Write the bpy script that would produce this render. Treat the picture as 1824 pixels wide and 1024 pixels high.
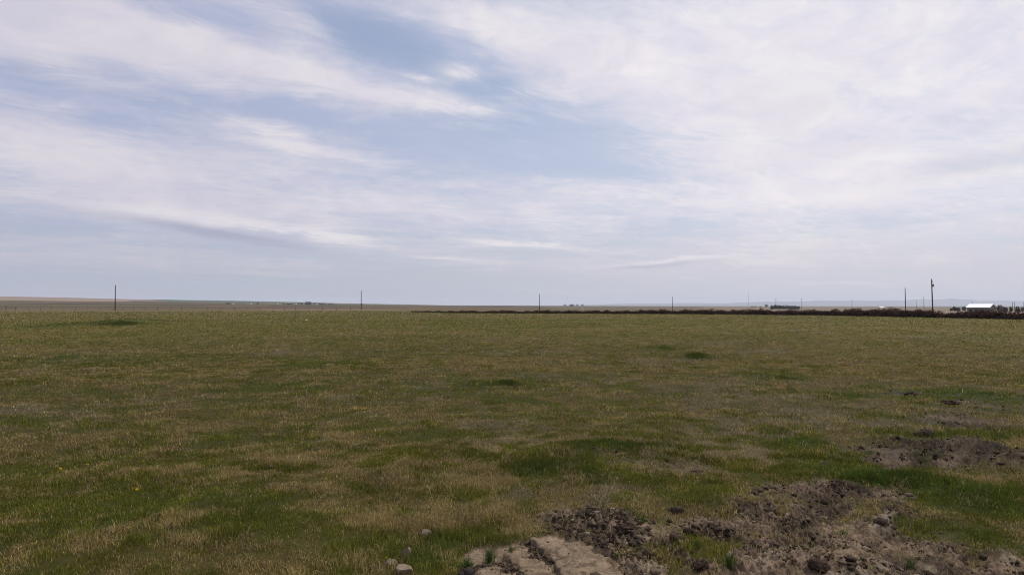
import bpy, bmesh, math, random
import numpy as np
from mathutils import Vector, Matrix

S = bpy.context.scene
for o in list(bpy.data.objects):
    bpy.data.objects.remove(o)
COL = S.collection
R = math.radians

# ------------------------------------------------------------------ camera
F = 1210.0                       # focal length in pixels of the 1824 px photograph
EYE = 1.70
PITCH = math.atan(33.0 / F)
CP, SP = math.cos(PITCH), math.sin(PITCH)
cam_d = bpy.data.cameras.new('camera')
cam_d.sensor_width = 36.0
cam_d.lens = 36.0 * F / 1824.0
cam_d.clip_start = 0.1
cam_d.clip_end = 100000.0
cam = bpy.data.objects.new('camera', cam_d)
cam.location = (0, 0, EYE)
cam.rotation_euler = (math.pi / 2 + PITCH, 0, 0)
COL.objects.link(cam)
S.camera = cam

# ------------------------------------------------------------------ light and exposure
S.view_settings.view_transform = 'Standard'
S.view_settings.look = 'None'
S.view_settings.exposure = 0.0
S.view_settings.gamma = 1.0
S.view_settings.use_curve_mapping = False
SUN_EL, SUN_AZ = R(54), R(48)    # azimuth is measured from the view axis (+Y) towards +X
SUN_STRENGTH = 3.0
sun_d = bpy.data.lights.new('sun', 'SUN')
sun_d.energy = SUN_STRENGTH
sun_d.angle = R(0.6)
sun_d.color = (1.0, 0.95, 0.88)
sun = bpy.data.objects.new('sun', sun_d)
sdir = Vector((math.sin(SUN_AZ) * math.cos(SUN_EL), math.cos(SUN_AZ) * math.cos(SUN_EL), math.sin(SUN_EL)))
sun.rotation_euler = sdir.to_track_quat('Z', 'Y').to_euler()
COL.objects.link(sun)
S.cycles.filter_width = 1.0
S.cycles.use_denoising = True
S.cycles.denoising_prefilter = 'ACCURATE'
S.cycles.max_bounces = 6
S.cycles.diffuse_bounces = 3
S.cycles.transmission_bounces = 3
S.cycles.volume_bounces = 1


def ray(px, py):
    cx, cy = (px - 912.0) / F, (512.0 - py) / F
    return np.array((cx, CP - cy * SP, SP + cy * CP))


def gp(px, py):
    """the point of level ground behind a pixel"""
    d = ray(px, py)
    t = -EYE / d[2]
    return np.array((d[0] * t, d[1] * t))


def at(px, py, Y):
    d = ray(px, py)
    t = Y / d[1]
    return np.array((d[0] * t, Y, EYE + d[2] * t))


def xat(px, Y):
    return (px - 912.0) / F * Y


# ------------------------------------------------------------------ world: sky with cirrus clouds
W = bpy.data.worlds.new('World')
S.world = W
W.use_nodes = True
nt = W.node_tree
nt.nodes.clear()


class G:
    """small helper to write node graphs as expressions"""
    def __init__(s, tree):
        s.t = tree

    def n(s, kind, **kw):
        n = s.t.nodes.new(kind)
        for k, v in kw.items():
            setattr(n, k, v)
        return n

    def put(s, sock, v):
        if hasattr(v, 'is_linked'):
            s.t.links.new(v, sock)
        elif v is not None:
            sock.default_value = v

    def m(s, op, a, b=None, c=None, clamp=False):
        n = s.n('ShaderNodeMath', operation=op)
        n.use_clamp = clamp
        for i, v in enumerate((a, b, c)):
            if v is not None:
                s.put(n.inputs[i], v)
        return n.outputs[0]

    def add(s, a, b): return s.m('ADD', a, b)
    def sub(s, a, b): return s.m('SUBTRACT', a, b)
    def mul(s, a, b): return s.m('MULTIPLY', a, b)
    def div(s, a, b): return s.m('DIVIDE', a, b)

    def xyz(s, x, y, z):
        n = s.n('ShaderNodeCombineXYZ')
        for i, v in enumerate((x, y, z)):
            s.put(n.inputs[i], v)
        return n.outputs[0]

    def noise(s, vec, scale=1, detail=6, rough=0.6, dist=0.0, lac=2.0, col=False):
        n = s.n('ShaderNodeTexNoise')
        s.put(n.inputs['Vector'], vec)
        n.inputs['Scale'].default_value = scale
        n.inputs['Detail'].default_value = detail
        n.inputs['Roughness'].default_value = rough
        n.inputs['Lacunarity'].default_value = lac
        n.inputs['Distortion'].default_value = dist
        return n.outputs[1 if col else 0]

    def step(s, v, a, b, lo=0.0, hi=1.0, smooth=True):
        n = s.n('ShaderNodeMapRange', interpolation_type='SMOOTHSTEP' if smooth else 'LINEAR')
        s.put(n.inputs[0], v)
        for i, q in enumerate((a, b, lo, hi)):
            s.put(n.inputs[i + 1], q)
        return n.outputs[0]

    def mix(s, f, a, b, blend='MIX'):
        n = s.n('ShaderNodeMix', data_type='RGBA', blend_type=blend)
        s.put(n.inputs[0], f)
        for i, v in ((6, a), (7, b)):
            if isinstance(v, tuple):
                v = (*v, 1.0)
            s.put(n.inputs[i], v)
        return n.outputs[2]


g = G(nt)
tc = g.n('ShaderNodeTexCoord')
sep = g.n('ShaderNodeSeparateXYZ')
nt.links.new(tc.outputs['Generated'], sep.inputs[0])
dx, dy, dz = sep.outputs
AZ = g.m('ARCTAN2', dx, dy)                       # azimuth of the sky direction, radians
EL = g.m('ARCSINE', dz)
# the cloud sheet: the direction carried up to a level layer, so cells shrink towards the horizon
den = g.add(g.m('MAXIMUM', dz, 0.0), 0.06)
PX, PY = g.div(dx, den), g.div(dy, den)
ca, sa = math.cos(R(33)), math.sin(R(33))
U = g.add(g.mul(PX, ca), g.mul(PY, sa))           # along the wind
V = g.sub(g.mul(PY, ca), g.mul(PX, sa))           # across the wind
warp = g.noise(g.xyz(g.mul(U, 0.5), g.mul(V, 0.8), 3.1), 1.0, 4, 0.6)
Vw = g.add(V, g.mul(g.sub(warp, 0.5), 0.9))
streak = g.noise(g.xyz(g.mul(U, 0.38), g.mul(Vw, 1.25), 0.0), 1.0, 9, 0.62, 0.25)
fluff = g.noise(g.xyz(g.mul(U, 1.6), g.mul(Vw, 2.3), 7.7), 1.0, 9, 0.68, 0.4)
fine = g.noise(g.xyz(g.mul(U, 4.2), g.mul(Vw, 8.5), 1.7), 1.0, 8, 0.70, 0.9)
lay = g.noise(g.xyz(g.mul(AZ, 2.2), g.mul(EL, 26.0), 5.0), 1.0, 7, 0.6, 0.5)   # flat layered bands low down
n0 = g.add(g.add(g.mul(g.sub(streak, 0.5), 0.62), g.mul(g.sub(fluff, 0.5), 0.80)), g.mul(g.sub(fine, 0.5), 0.60))
lowmask = g.step(EL, 0.22, 0.06)
n0 = g.add(n0, g.mul(g.mul(g.sub(lay, 0.5), lowmask), 0.9))
# wobble of the cloud fields' outlines
wob = g.noise(g.xyz(g.mul(AZ, 5.0), g.mul(EL, 9.0), 2.0), 1.0, 6, 0.62, 0.0, col=True)
ws = g.n('ShaderNodeSeparateColor')
nt.links.new(wob, ws.inputs[0])
AZw = g.add(AZ, g.mul(g.sub(ws.outputs[0], 0.5), 0.10))
ELw = g.add(EL, g.mul(g.sub(ws.outputs[1], 0.5), 0.05))
AZs = g.add(AZ, g.mul(g.sub(ws.outputs[0], 0.5), 0.05))
ELs = g.add(EL, g.mul(g.sub(ws.outputs[1], 0.5), 0.022))


def azel(px, py):
    d = ray(px, py)
    d /= np.linalg.norm(d)
    return math.atan2(d[0], d[1]), math.asin(d[2])


def blob(px, py, rx, ry, ang=0.0, small=False, p=1.0):
    """a soft bank of cloud at a fixed place in the sky; ang in degrees, clockwise (descending to the right)"""
    a0, e0 = azel(px, py)
    a, e = (AZs, ELs) if small else (AZw, ELw)
    c, s_ = math.cos(R(ang)), math.sin(R(ang))
    da, de = g.sub(a, a0), g.sub(e0, e)           # right, down
    u = g.div(g.add(g.mul(da, c), g.mul(de, s_)), rx / F)
    v = g.div(g.sub(g.mul(de, c), g.mul(da, s_)), ry / F)
    r2 = g.add(g.mul(u, u), g.mul(v, v))
    return g.m('EXPONENT', g.mul(r2, -p))


def total(rows):
    out = None
    for w, b in rows:
        t = g.mul(b, w)
        out = t if out is None else g.add(out, t)
    return out


cover = total([
    # the long diagonal band, upper left
    (0.50, blob(40, 45, 150, 44, 8)), (0.58, blob(230, 78, 170, 36, 12)), (0.62, blob(430, 118, 170, 29, 13)), (0.62, blob(640, 160, 160, 25, 11)), (0.52, blob(820, 190, 110, 17, 8)),
    (0.24, blob(545, 45, 70, 60, 60)), (0.20, blob(90, 112, 170, 30, 4)), (-0.30, blob(330, 18, 170, 24, 8)),
    # the broad bank on the right
    (0.62, blob(1600, 160, 440, 210, 0)), (0.42, blob(1330, 60, 200, 110, 0)), (0.50, blob(840, 34, 120, 26, 20)), (0.50, blob(985, 75, 130, 40, 20)), (0.34, blob(1130, 120, 130, 46, 20)),
    (0.30, blob(1350, 290, 200, 60, 20)), (0.26, blob(1600, 330, 260, 26, 3)), (0.22, blob(1010, 172, 80, 18, 5)),
    # left middle
    (0.44, blob(60, 268, 260, 46, 8)), (0.40, blob(230, 320, 260, 34, 12)), (0.44, blob(505, 255, 95, 34, 14)), (0.30, blob(600, 275, 70, 12, 6)), (0.26, blob(412, 200, 22, 36, 0)), (0.30, blob(560, 335, 420, 24, 4)), (0.24, blob(420, 372, 420, 36, 6)),
    (0.22, blob(250, 475, 260, 12, 1)), (0.22, blob(330, 440, 200, 12, 3)), (0.16, blob(1250, 430, 560, 34, 0)), (0.04, blob(1680, 430, 360, 50, 0)), (0.30, blob(980, 368, 300, 34, 0)),
    # clear places
    (-0.58, blob(700, 82, 140, 42, 12)), (-0.30, blob(620, 45, 70, 26, 20)), (-0.42, blob(830, 140, 90, 32, 25)),
    (-0.60, blob(130, 168, 190, 24, 3)), (-0.62, blob(400, 180, 200, 20, 9)), (-0.44, blob(760, 238, 190, 36, 6)),
    (-0.46, blob(990, 235, 170, 52, 10)), (-0.38, blob(1120, 292, 170, 40, 10)), (-0.25, blob(860, 300, 220, 30, 4)),
    (-0.30, blob(60, 395, 170, 20, 3)), (-0.24, blob(430, 435, 240, 16, 6)), (-0.32, blob(640, 470, 330, 24, 2)), (-0.30, blob(900, 510, 1600, 24, 0)),
    (-0.36, blob(1500, 322, 120, 12, 8)), (-0.26, blob(1330, 380, 260, 20, 0)), (-0.22, blob(1650, 375, 200, 16, 0)), (-0.22, blob(1760, 292, 110, 20, -4)), (-0.12, blob(900, 420, 500, 50, 2)),
])
dens = g.step(g.add(g.add(g.mul(cover, 1.05), 0.36), g.mul(n0, 2.3)), -0.30, 1.32)
bright = total([
    (1.0, blob(822, 128, 42, 14, 6, True)), (0.55, blob(760, 140, 40, 8, 10, True)), (0.7, blob(230, 376, 90, 9, 6, True)), (0.8, blob(340, 388, 80, 12, 8, True)), (1.1, blob(470, 405, 120, 10, 9, True)), (0.8, blob(600, 420, 70, 8, 8, True)),
    (0.8, blob(930, 436, 105, 7, 5, True)), (0.9, blob(1190, 465, 95, 5.0, -5, True)), (0.6, blob(780, 458, 55, 3.5, 4, True)),
    (0.8, blob(1510, 348, 66, 9, -2, True)), (0.4, blob(1480, 503, 60, 3, 0, True)), (0.4, blob(500, 240, 70, 16, 12)), (0.3, blob(430, 112, 250, 14, 12)), (0.35, blob(650, 162, 180, 12, 11)),
])
bright = g.mul(bright, g.step(g.add(fluff, g.mul(fine, 0.5)), 0.45, 0.95, 0.35, 1.15))
shade = total([
    (1.2, blob(420, 425, 190, 10, 9, True)), (0.9, blob(900, 449, 95, 6, 4, True)), (1.0, blob(1165, 473, 90, 4.5, -4, True)),
    (0.55, blob(1770, 285, 120, 20, -6)), (0.25, blob(1500, 170, 110, 26, -32)), (0.28, blob(1730, 45, 80, 22, -22)), (0.18, blob(1380, 170, 220, 60, -30)), (0.18, blob(1600, 230, 200, 18, -12)),
])
shade = g.mul(shade, g.step(streak, 0.3, 0.7, 0.4, 1.2))

side = g.step(AZ, R(-38), R(30))                  # the sun stands to the right: that half of the veil is brighter
high = g.step(EL, R(0), R(22))
SKY_S = 0.10
sky = g.n('ShaderNodeTexSky', sky_type='NISHITA')
sky.sun_disc = False
sky.sun_elevation = SUN_EL
sky.sun_rotation = SUN_AZ
sky.air_density = 1.0
sky.dust_density = 1.2
sky.ozone_density = 1.5
bg1 = g.n('ShaderNodeBackground')
nt.links.new(sky.outputs[0], bg1.inputs[0])
bg1.inputs[1].default_value = SKY_S
# thin high veil of cirrus haze over the blue
veilcol = g.mix(side, (0.44, 0.475, 0.66), (0.585, 0.635, 0.775))
veilcol = g.mix(g.step(EL, R(9), R(0.5)), veilcol, g.mix(side, (0.435, 0.48, 0.575), (0.635, 0.635, 0.69)))
cloudcol = g.mix(side, (0.69, 0.66, 0.73), (0.88, 0.84, 0.88))
cloudcol = g.mix(g.mul(g.step(EL, R(9), R(1)), 0.85), cloudcol, g.mix(side, (0.55, 0.535, 0.60), (0.715, 0.665, 0.70)))
mott = g.noise(g.xyz(g.mul(AZ, 9.0), g.mul(EL, 16.0), 4.0), 1.0, 7, 0.62, 0.6)
mk = g.step(mott, 0.25, 0.75, 0.87, 1.09, smooth=False)
cloudcol = g.mix(1.0, cloudcol, g.xyz(mk, mk, g.step(mott, 0.25, 0.75, 0.95, 1.04, smooth=False)), 'MULTIPLY')
cloudcol = g.mix(g.m('MULTIPLY', bright, 0.9, clamp=True), cloudcol, g.mix(side, (0.78, 0.75, 0.79), (0.92, 0.88, 0.89)))
cloudcol = g.mix(g.m('MULTIPLY', shade, 0.95, clamp=True), cloudcol, g.mix(side, (0.40, 0.41, 0.53), (0.53, 0.54, 0.64)))
bg2 = g.n('ShaderNodeBackground')
nt.links.new(veilcol, bg2.inputs[0])
bg3 = g.n('ShaderNodeBackground')
nt.links.new(cloudcol, bg3.inputs[0])
m1 = g.n('ShaderNodeMixShader')
hole = total([(0.44, blob(690, 80, 165, 48, 14)), (0.35, blob(860, 150, 90, 30, 25)), (0.22, blob(850, 215, 170, 30, 6)), (0.2, blob(250, 165, 300, 22, 9))])
veil = g.m('SUBTRACT', g.add(g.step(EL, R(8), R(1), 0.80, 0.98), g.mul(g.sub(streak, 0.5), 0.5)), hole, clamp=True)
g.put(m1.inputs[0], veil)
nt.links.new(bg1.outputs[0], m1.inputs[1])
nt.links.new(bg2.outputs[0], m1.inputs[2])
m2 = g.n('ShaderNodeMixShader')
g.put(m2.inputs[0], g.m('ADD', g.m('ADD', dens, bright, clamp=True), g.mul(shade, 0.5), clamp=True))
nt.links.new(m1.outputs[0], m2.inputs[1])
nt.links.new(bg3.outputs[0], m2.inputs[2])
wo = g.n('ShaderNodeOutputWorld')
nt.links.new(m2.outputs[0], wo.inputs[0])

# ------------------------------------------------------------------ numeric noise
rng = np.random.default_rng(7)
random.seed(7)


def _h(ix, iy, seed):
    h = (ix.astype(np.int64) * 374761393 + iy.astype(np.int64) * 668265263 + seed * 1442695041) & 0xFFFFFFFF
    h = ((h ^ (h >> 13)) * 1274126177) & 0xFFFFFFFF
    h = ((h ^ (h >> 16)) * 2246822519) & 0xFFFFFFFF
    return ((h ^ (h >> 15)) & 0xFFFFFF) / float(0xFFFFFF)


def vnoise(x, y, seed=0):
    x0, y0 = np.floor(x), np.floor(y)
    fx, fy = x - x0, y - y0
    fx = fx * fx * (3 - 2 * fx)
    fy = fy * fy * (3 - 2 * fy)
    a, b = _h(x0, y0, seed), _h(x0 + 1, y0, seed)
    c, d = _h(x0, y0 + 1, seed), _h(x0 + 1, y0 + 1, seed)
    return (a * (1 - fx) + b * fx) * (1 - fy) + (c * (1 - fx) + d * fx) * fy


def fbm(x, y, scale, octs=4, seed=0, gain=0.55):
    x = np.asarray(x, float) / scale
    y = np.asarray(y, float) / scale
    s, a, t = 0.0, 1.0, 0.0
    for k in range(octs):
        ca_, sa_ = math.cos(0.7 + k), math.sin(0.7 + k)
        s = s + a * vnoise(x * ca_ - y * sa_ + 17.3 * k, x * sa_ + y * ca_ - 9.1 * k, seed + k)
        t += a
        a *= gain
        x, y = x * 2.03, y * 2.03
    return s / t


def sstep(v, a, b):
    t = np.clip((v - a) / (b - a), 0, 1)
    return t * t * (3 - 2 * t)


def lerp(a, b, t):
    t = np.asarray(t)[..., None]
    return np.asarray(a) * (1 - t) + np.asarray(b) * t


# ------------------------------------------------------------------ the lie of the land
def poly_sd(x, y, pts):
    """signed distance to a polygon on the ground, negative inside"""
    d2 = np.full(x.shape, 1e18)
    inside = np.zeros(x.shape, bool)
    for k in range(len(pts)):
        ax, ay = pts[k]
        bx, by = pts[(k + 1) % len(pts)]
        ex, ey = bx - ax, by - ay
        t = np.clip(((x - ax) * ex + (y - ay) * ey) / (ex * ex + ey * ey + 1e-12), 0, 1)
        d2 = np.minimum(d2, (x - ax - t * ex) ** 2 + (y - ay - t * ey) ** 2)
        c = ((ay > y) != (by > y)) & (x < (bx - ax) * (y - ay) / (by - ay + 1e-12) + ax)
        inside ^= c
    d = np.sqrt(d2)
    return np.where(inside, -d, d)


def gpoly(pxs):
    return [tuple(gp(*p)) for p in pxs]


# bare churned soil: outlines on the ground
DIRT = [gpoly([(975, 1100), (990, 965), (1015, 925), (1060, 912), (1120, 935), (1165, 958), (1215, 948), (1270, 905), (1340, 882), (1420, 866), (1520, 864),
               (1620, 872), (1655, 890), (1610, 915), (1640, 945), (1720, 975), (1900, 1005), (1980, 1100)]),
        gpoly([(1500, 792), (1560, 783), (1640, 790), (1730, 786), (1830, 800), (1990, 830), (1990, 850), (1800, 836), (1690, 838), (1590, 832), (1560, 815)]),
        gpoly([(1635, 738), (1700, 734), (1800, 755), (1900, 770), (1900, 778), (1740, 764), (1650, 750)]),
        gpoly([(1690, 714), (1720, 712), (1765, 726), (1750, 732), (1695, 724)]),
        gpoly([(1580, 702), (1640, 697), (1660, 702), (1630, 706)]),
        gpoly([(1130, 818), (1220, 822), (1260, 845), (1230, 858), (1150, 845)]),
        gpoly([(1770, 850), (1900, 868), (1900, 885), (1800, 868)]),
        gpoly([(965, 852), (1010, 842), (1030, 852), (990, 866)])]
DIRT_W = [1.0, 0.95, 0.9, 0.95, 0.8, 0.62, 0.8, 0.55]
CLAY = [gpoly([(815, 985), (860, 968), (950, 962), (1010, 962), (1090, 985), (1130, 1024), (1160, 1110), (800, 1110)])]
GREEN = [(1100, 806, 110, 12, 0.9), (960, 834, 50, 13, 0.8), (1050, 852, 30, 18, 0.7), (1580, 852, 130, 26, 1.0), (1740, 880, 130, 50, 0.8), (1720, 775, 110, 16, 0.8), (1700, 700, 130, 14, 0.75),
         (1410, 778, 50, 18, 0.9), (700, 975, 130, 40, 0.7), (215, 576, 46, 5, 1.0), (1240, 635, 40, 6, 0.8), (1390, 673, 60, 7, 0.8), (900, 688, 70, 7, 0.8),
         (1180, 620, 60, 6, 0.55), (200, 640, 180, 10, 0.5), (480, 690, 160, 10, 0.3), (560, 650, 100, 7, 0.6), (420, 925, 300, 60, 0.28), (1750, 940, 90, 30, 0.7),
         (1490, 705, 60, 8, 0.7), (1560, 735, 90, 12, 0.5)]
DEEP = [(1090, 804, 110, 11, 0.36), (955, 834, 50, 14, 0.36), (1050, 852, 30, 18, 0.3), (1585, 858, 60, 12, 0.25), (215, 577, 60, 5, 0.35)]
DRYS = [(900, 650, 190, 16, 0.6), (1270, 690, 220, 20, 0.6), (700, 700, 190, 30, 0.45), (640, 880, 260, 50, 0.45), (880, 850, 60, 22, 0.7), (310, 730, 60, 12, 0.7), (420, 745, 80, 18, 0.6),
        (120, 720, 160, 30, 0.5), (830, 640, 80, 8, 0.5), (1060, 705, 60, 8, 0.5), (100, 780, 140, 40, 0.4), (500, 850, 200, 30, 0.4), (180, 1000, 200, 50, 0.35)]


def spots(x, y, rows):
    """patches of growth given as ellipses on the ground"""
    out = np.zeros(x.shape)
    for px, py, rx, ry, w in rows:
        cx, cy = gp(px, py)
        sx = rx / F * cy
        sy = abs(gp(px, py - ry)[1] - gp(px, py + ry)[1]) / 2
        out = np.maximum(out, w * np.exp(-(((x - cx) / sx) ** 2 + ((y - cy) / sy) ** 2)))
    return out


def dirt_mask(x, y):
    near = np.hypot(x, y) < 60
    out = np.zeros(x.shape)
    if not near.any():
        return out
    xs, ys = x[near], y[near]
    wx = (fbm(xs, ys, 0.9, 5, 51, 0.65) - 0.5) * 1.5
    wy = (fbm(xs, ys, 0.35, 3, 61) - 0.5) * 0.5
    best = np.zeros(xs.shape)
    for p, w in zip(DIRT, DIRT_W):
        sc = 0.10 + 0.02 * np.mean([q[1] for q in p])
        best = np.maximum(best, w * sstep(poly_sd(xs, ys, p) + wx * sc * 3.2 + wy * sc * 1.5, sc, -sc))
    best = best * (1 - (0.75 - 0.45 * sstep(ys, 6.0, 7.5)) * sstep(fbm(xs, ys, 0.5, 5, 63, 0.62), 0.54, 0.64))
    out[near] = best
    return out


def clay_mask(x, y):
    near = (np.hypot(x, y) < 9)
    out = np.zeros(x.shape)
    if near.any():
        xs, ys = x[near], y[near]
        out[near] = sstep(poly_sd(xs, ys, CLAY[0]) + (fbm(xs, ys, 0.25, 4, 71, 0.65) - 0.5) * 0.34 + 0.03, 0.02, -0.02)
    return out


def ridge_amp(px):
    """height of the far rise for each bearing, from the skyline"""
    xs = [-2500, 0, 110, 250, 400, 520, 600, 700, 800, 900, 1050, 1300, 1500, 1824, 4000]
    ys = [45, 47, 44, 37, 31, 25, 18, 11.5, 5.0, 4.0, 2.2, -1.5, -5, -6, -6]
    return np.interp(px, xs, ys)


def bearing_px(x, y):
    return 912 + F * np.where(y > 1e-6, x / np.maximum(y, 1e-6), np.sign(x) * 9)


MOUNDS = []          # (x, y, sx, sy, h)
for px, py, rx, ry, h in ((1080, 948, 75, 24, 0.09), (1190, 985, 60, 16, 0.05), (1060, 812, 110, 14, 0.10), (215, 577, 40, 3.2, 0.42), (1720, 800, 90, 10, 0.12), 
                          (1240, 636, 35, 4, 0.18), (900, 688, 60, 5, 0.10), (1570, 945, 30, 10, 0.06), (1330, 905, 60, 10, 0.07), (320, 735, 40, 5, 0.08), (1800, 825, 60, 8, 0.12)):
    cx, cy = gp(px, py)
    MOUNDS.append((cx, cy, rx / F * cy, abs(gp(px, py - ry)[1] - gp(px, py + ry)[1]) / 2, h))


def height(x, y, dm=None, fine=True):
    x = np.asarray(x, float)
    y = np.asarray(y, float)
    d = np.hypot(x, y)
    px = bearing_px(x, y)
    t = np.clip((d - 320) / 3700.0, 0, None)
    z = ridge_amp(px) * np.where(t < 1, t ** 1.5, np.maximum(1 - (t - 1) * 0.35, -0.3))
    # the ground falls away beyond the hedge on the right
    z = z - 2.6 * sstep(x, 45, 110) * sstep(d, 120, 230) * (1 - sstep(d, 900, 2600))
    z = z - 1.3 * sstep(x, -40, 60) * sstep(d, 175, 300) * (1 - sstep(d, 900, 2600)) * (1 - sstep(x, 45, 110))
    z = z + (fbm(x, y, 260, 3, 5) - 0.5) * 3.0 * sstep(d, 350, 1500)
    if fine:
        near = 1 - sstep(d, 60, 260)
        z = z + (fbm(x, y, 2.6, 3, 21) - 0.5) * 0.16 * near + (fbm(x, y, 0.55, 3, 31) - 0.5) * 0.05 * (1 - sstep(d, 20, 70))
        for cx, cy, sx, sy, h in MOUNDS:
            z = z + h * np.exp(-(((x - cx) / sx) ** 2 + ((y - cy) / sy) ** 2))
        if dm is None:
            dm = dirt_mask(x, y)
        cm = clay_mask(x, y)
        r = fbm(x, y, 0.20, 4, 41, 0.65)
        c3, s3 = math.cos(R(-38)), math.sin(R(-38))
        xr, yr = x * c3 - y * s3, x * s3 + y * c3
        wv = (fbm(x, y, 0.5, 3, 47) - 0.5) * 0.5
        rid = 1 - np.abs(2 * fbm(xr * 0.45, yr + wv, 0.34, 4, 43, 0.6) - 1)
        rid2 = 1 - np.abs(2 * fbm(x + wv, y, 0.13, 3, 44, 0.6) - 1)
        dmm = dm * (1 - cm * 0.9)
        ts = np.zeros(x.shape)
        q = dmm > 0.02
        if q.any():
            fx, fy = x[q], y[q]
            f1 = 1 - np.abs(2 * fbm(fx, fy * 1.3, 0.075, 3, 48, 0.65) - 1)
            f2 = fbm(fx, fy, 0.028, 2, 49, 0.6)
            ts[q] = ((f1 - 0.65) * 0.065 + (f2 - 0.5) * 0.036) * (0.4 + 1.2 * sstep(fbm(fx, fy, 0.5, 3, 50), 0.35, 0.65))
        z = z + dmm * ((r - 0.5) * 0.05 + (rid - 0.75) * 0.075 + (rid2 - 0.7) * 0.055 + ts - 0.02)
        z = z + cm * (-0.02 + (fbm(x, y, 0.12, 4, 45, 0.65) - 0.5) * 0.035)
    return z


def hz(x, y):
    return float(height(np.array([x]), np.array([y]))[0])


def veg(x, y, dm):
    """greenness, dryness, greyness of the sward"""
    big = fbm(x, y, 9.0, 4, 101)
    mid = fbm(x, y, 2.2, 4, 111)
    sml = fbm(x, y, 0.5, 3, 121)
    far = fbm(x, y, 40.0, 3, 131)
    gr = 0.53 + (big - 0.5) * 0.7 + (mid - 0.5) * 0.7 + (sml - 0.5) * 1.6 + (far - 0.5) * 0.6
    gr = gr + spots(x, y, GREEN) * 0.55 - spots(x, y, DRYS) * 0.55
    gr = np.clip(gr, 0, 1)
    brk = sstep(mid * 0.6 + sml * 0.4, 0.36, 0.62)
    lush = spots(x, y, GREEN) * np.maximum(0.25 + 0.75 * brk, sstep(np.hypot(x, y), 15, 30))
    grey = 0.7 * sstep(fbm(x, y, 3.2, 4, 141) + (fbm(x, y, 0.4, 2, 143) - 0.5) * 0.4, 0.56, 0.74) * (1 - gr) * (1 - lush)
    return gr, lush, grey


C_GREEN = np.array((0.100, 0.108, 0.012))
C_GREEN2 = np.array((0.162, 0.152, 0.026))
C_LUSH = np.array((0.070, 0.108, 0.014))
C_TAN = np.array((0.300, 0.225, 0.085))
C_TAN2 = np.array((0.200, 0.140, 0.042))
C_GREY = np.array((0.240, 0.200, 0.130))
C_SOIL = np.array((0.060, 0.043, 0.031))


# ------------------------------------------------------------------ object helpers
def prop(o, label=None, cat=None, group=None, kind=None):
    for k, v in (('label', label), ('category', cat), ('group', group), ('kind', kind)):
        if v:
            o[k] = v
    return o


def np_mesh(name, verts, loops, starts, counts, cols=None, smooth=False):
    me = bpy.data.meshes.new(name)
    me.vertices.add(len(verts))
    me.vertices.foreach_set('co', np.ascontiguousarray(verts, np.float32).ravel())
    me.loops.add(len(loops))
    me.loops.foreach_set('vertex_index', np.ascontiguousarray(loops, np.int32))
    me.polygons.add(len(starts))
    me.polygons.foreach_set('loop_start', np.ascontiguousarray(starts, np.int32))
    try:
        me.polygons.foreach_set('loop_total', np.ascontiguousarray(counts, np.int32))
    except Exception:
        pass
    if cols is not None:
        ca_ = me.color_attributes.new('Col', 'FLOAT_COLOR', 'POINT')
        c4 = np.ones((len(verts), 4), np.float32)
        c4[:, :3] = cols
        ca_.data.foreach_set('color', c4.ravel())
    me.update(calc_edges=True)
    me.validate()
    if smooth:
        me.polygons.foreach_set('use_smooth', np.ones(len(starts), bool))
    return me


def link(name, me, mat=None, parent=None, loc=None):
    o = bpy.data.objects.new(name, me)
    COL.objects.link(o)
    if mat and me is not None and not me.materials:
        me.materials.append(mat)
    if parent:
        o.parent = parent
    if loc is not None:
        o.location = loc
    return o


def root(name, loc, label, cat, group=None, rz=0.0):
    o = bpy.data.objects.new(name, None)
    o.empty_display_size = 0.3
    COL.objects.link(o)
    o.location = loc
    o.rotation_euler = (0, 0, rz)
    prop(o, label, cat, group)
    return o


def bm_mesh(bm, name, smooth=False):
    me = bpy.data.meshes.new(name)
    bmesh.ops.recalc_face_normals(bm, faces=bm.faces)
    bm.to_mesh(me)
    bm.free()
    if smooth:
        for p in me.polygons:
            p.use_smooth = True
    return me


def box(bm, c, s, rz=0.0):
    m = Matrix.Translation(c) @ Matrix.Rotation(rz, 4, 'Z') @ Matrix.Diagonal((*s, 1))
    bmesh.ops.create_cube(bm, size=1.0, matrix=m)


def tube(bm, p0, p1, r0, r1, seg=8):
    p0, p1 = Vector(p0), Vector(p1)
    d = p1 - p0
    m = Matrix.Translation((p0 + p1) / 2) @ d.to_track_quat('Z', 'Y').to_matrix().to_4x4()
    bmesh.ops.create_cone(bm, cap_ends=True, segments=seg, radius1=r0, radius2=r1, depth=d.length, matrix=m)


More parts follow.
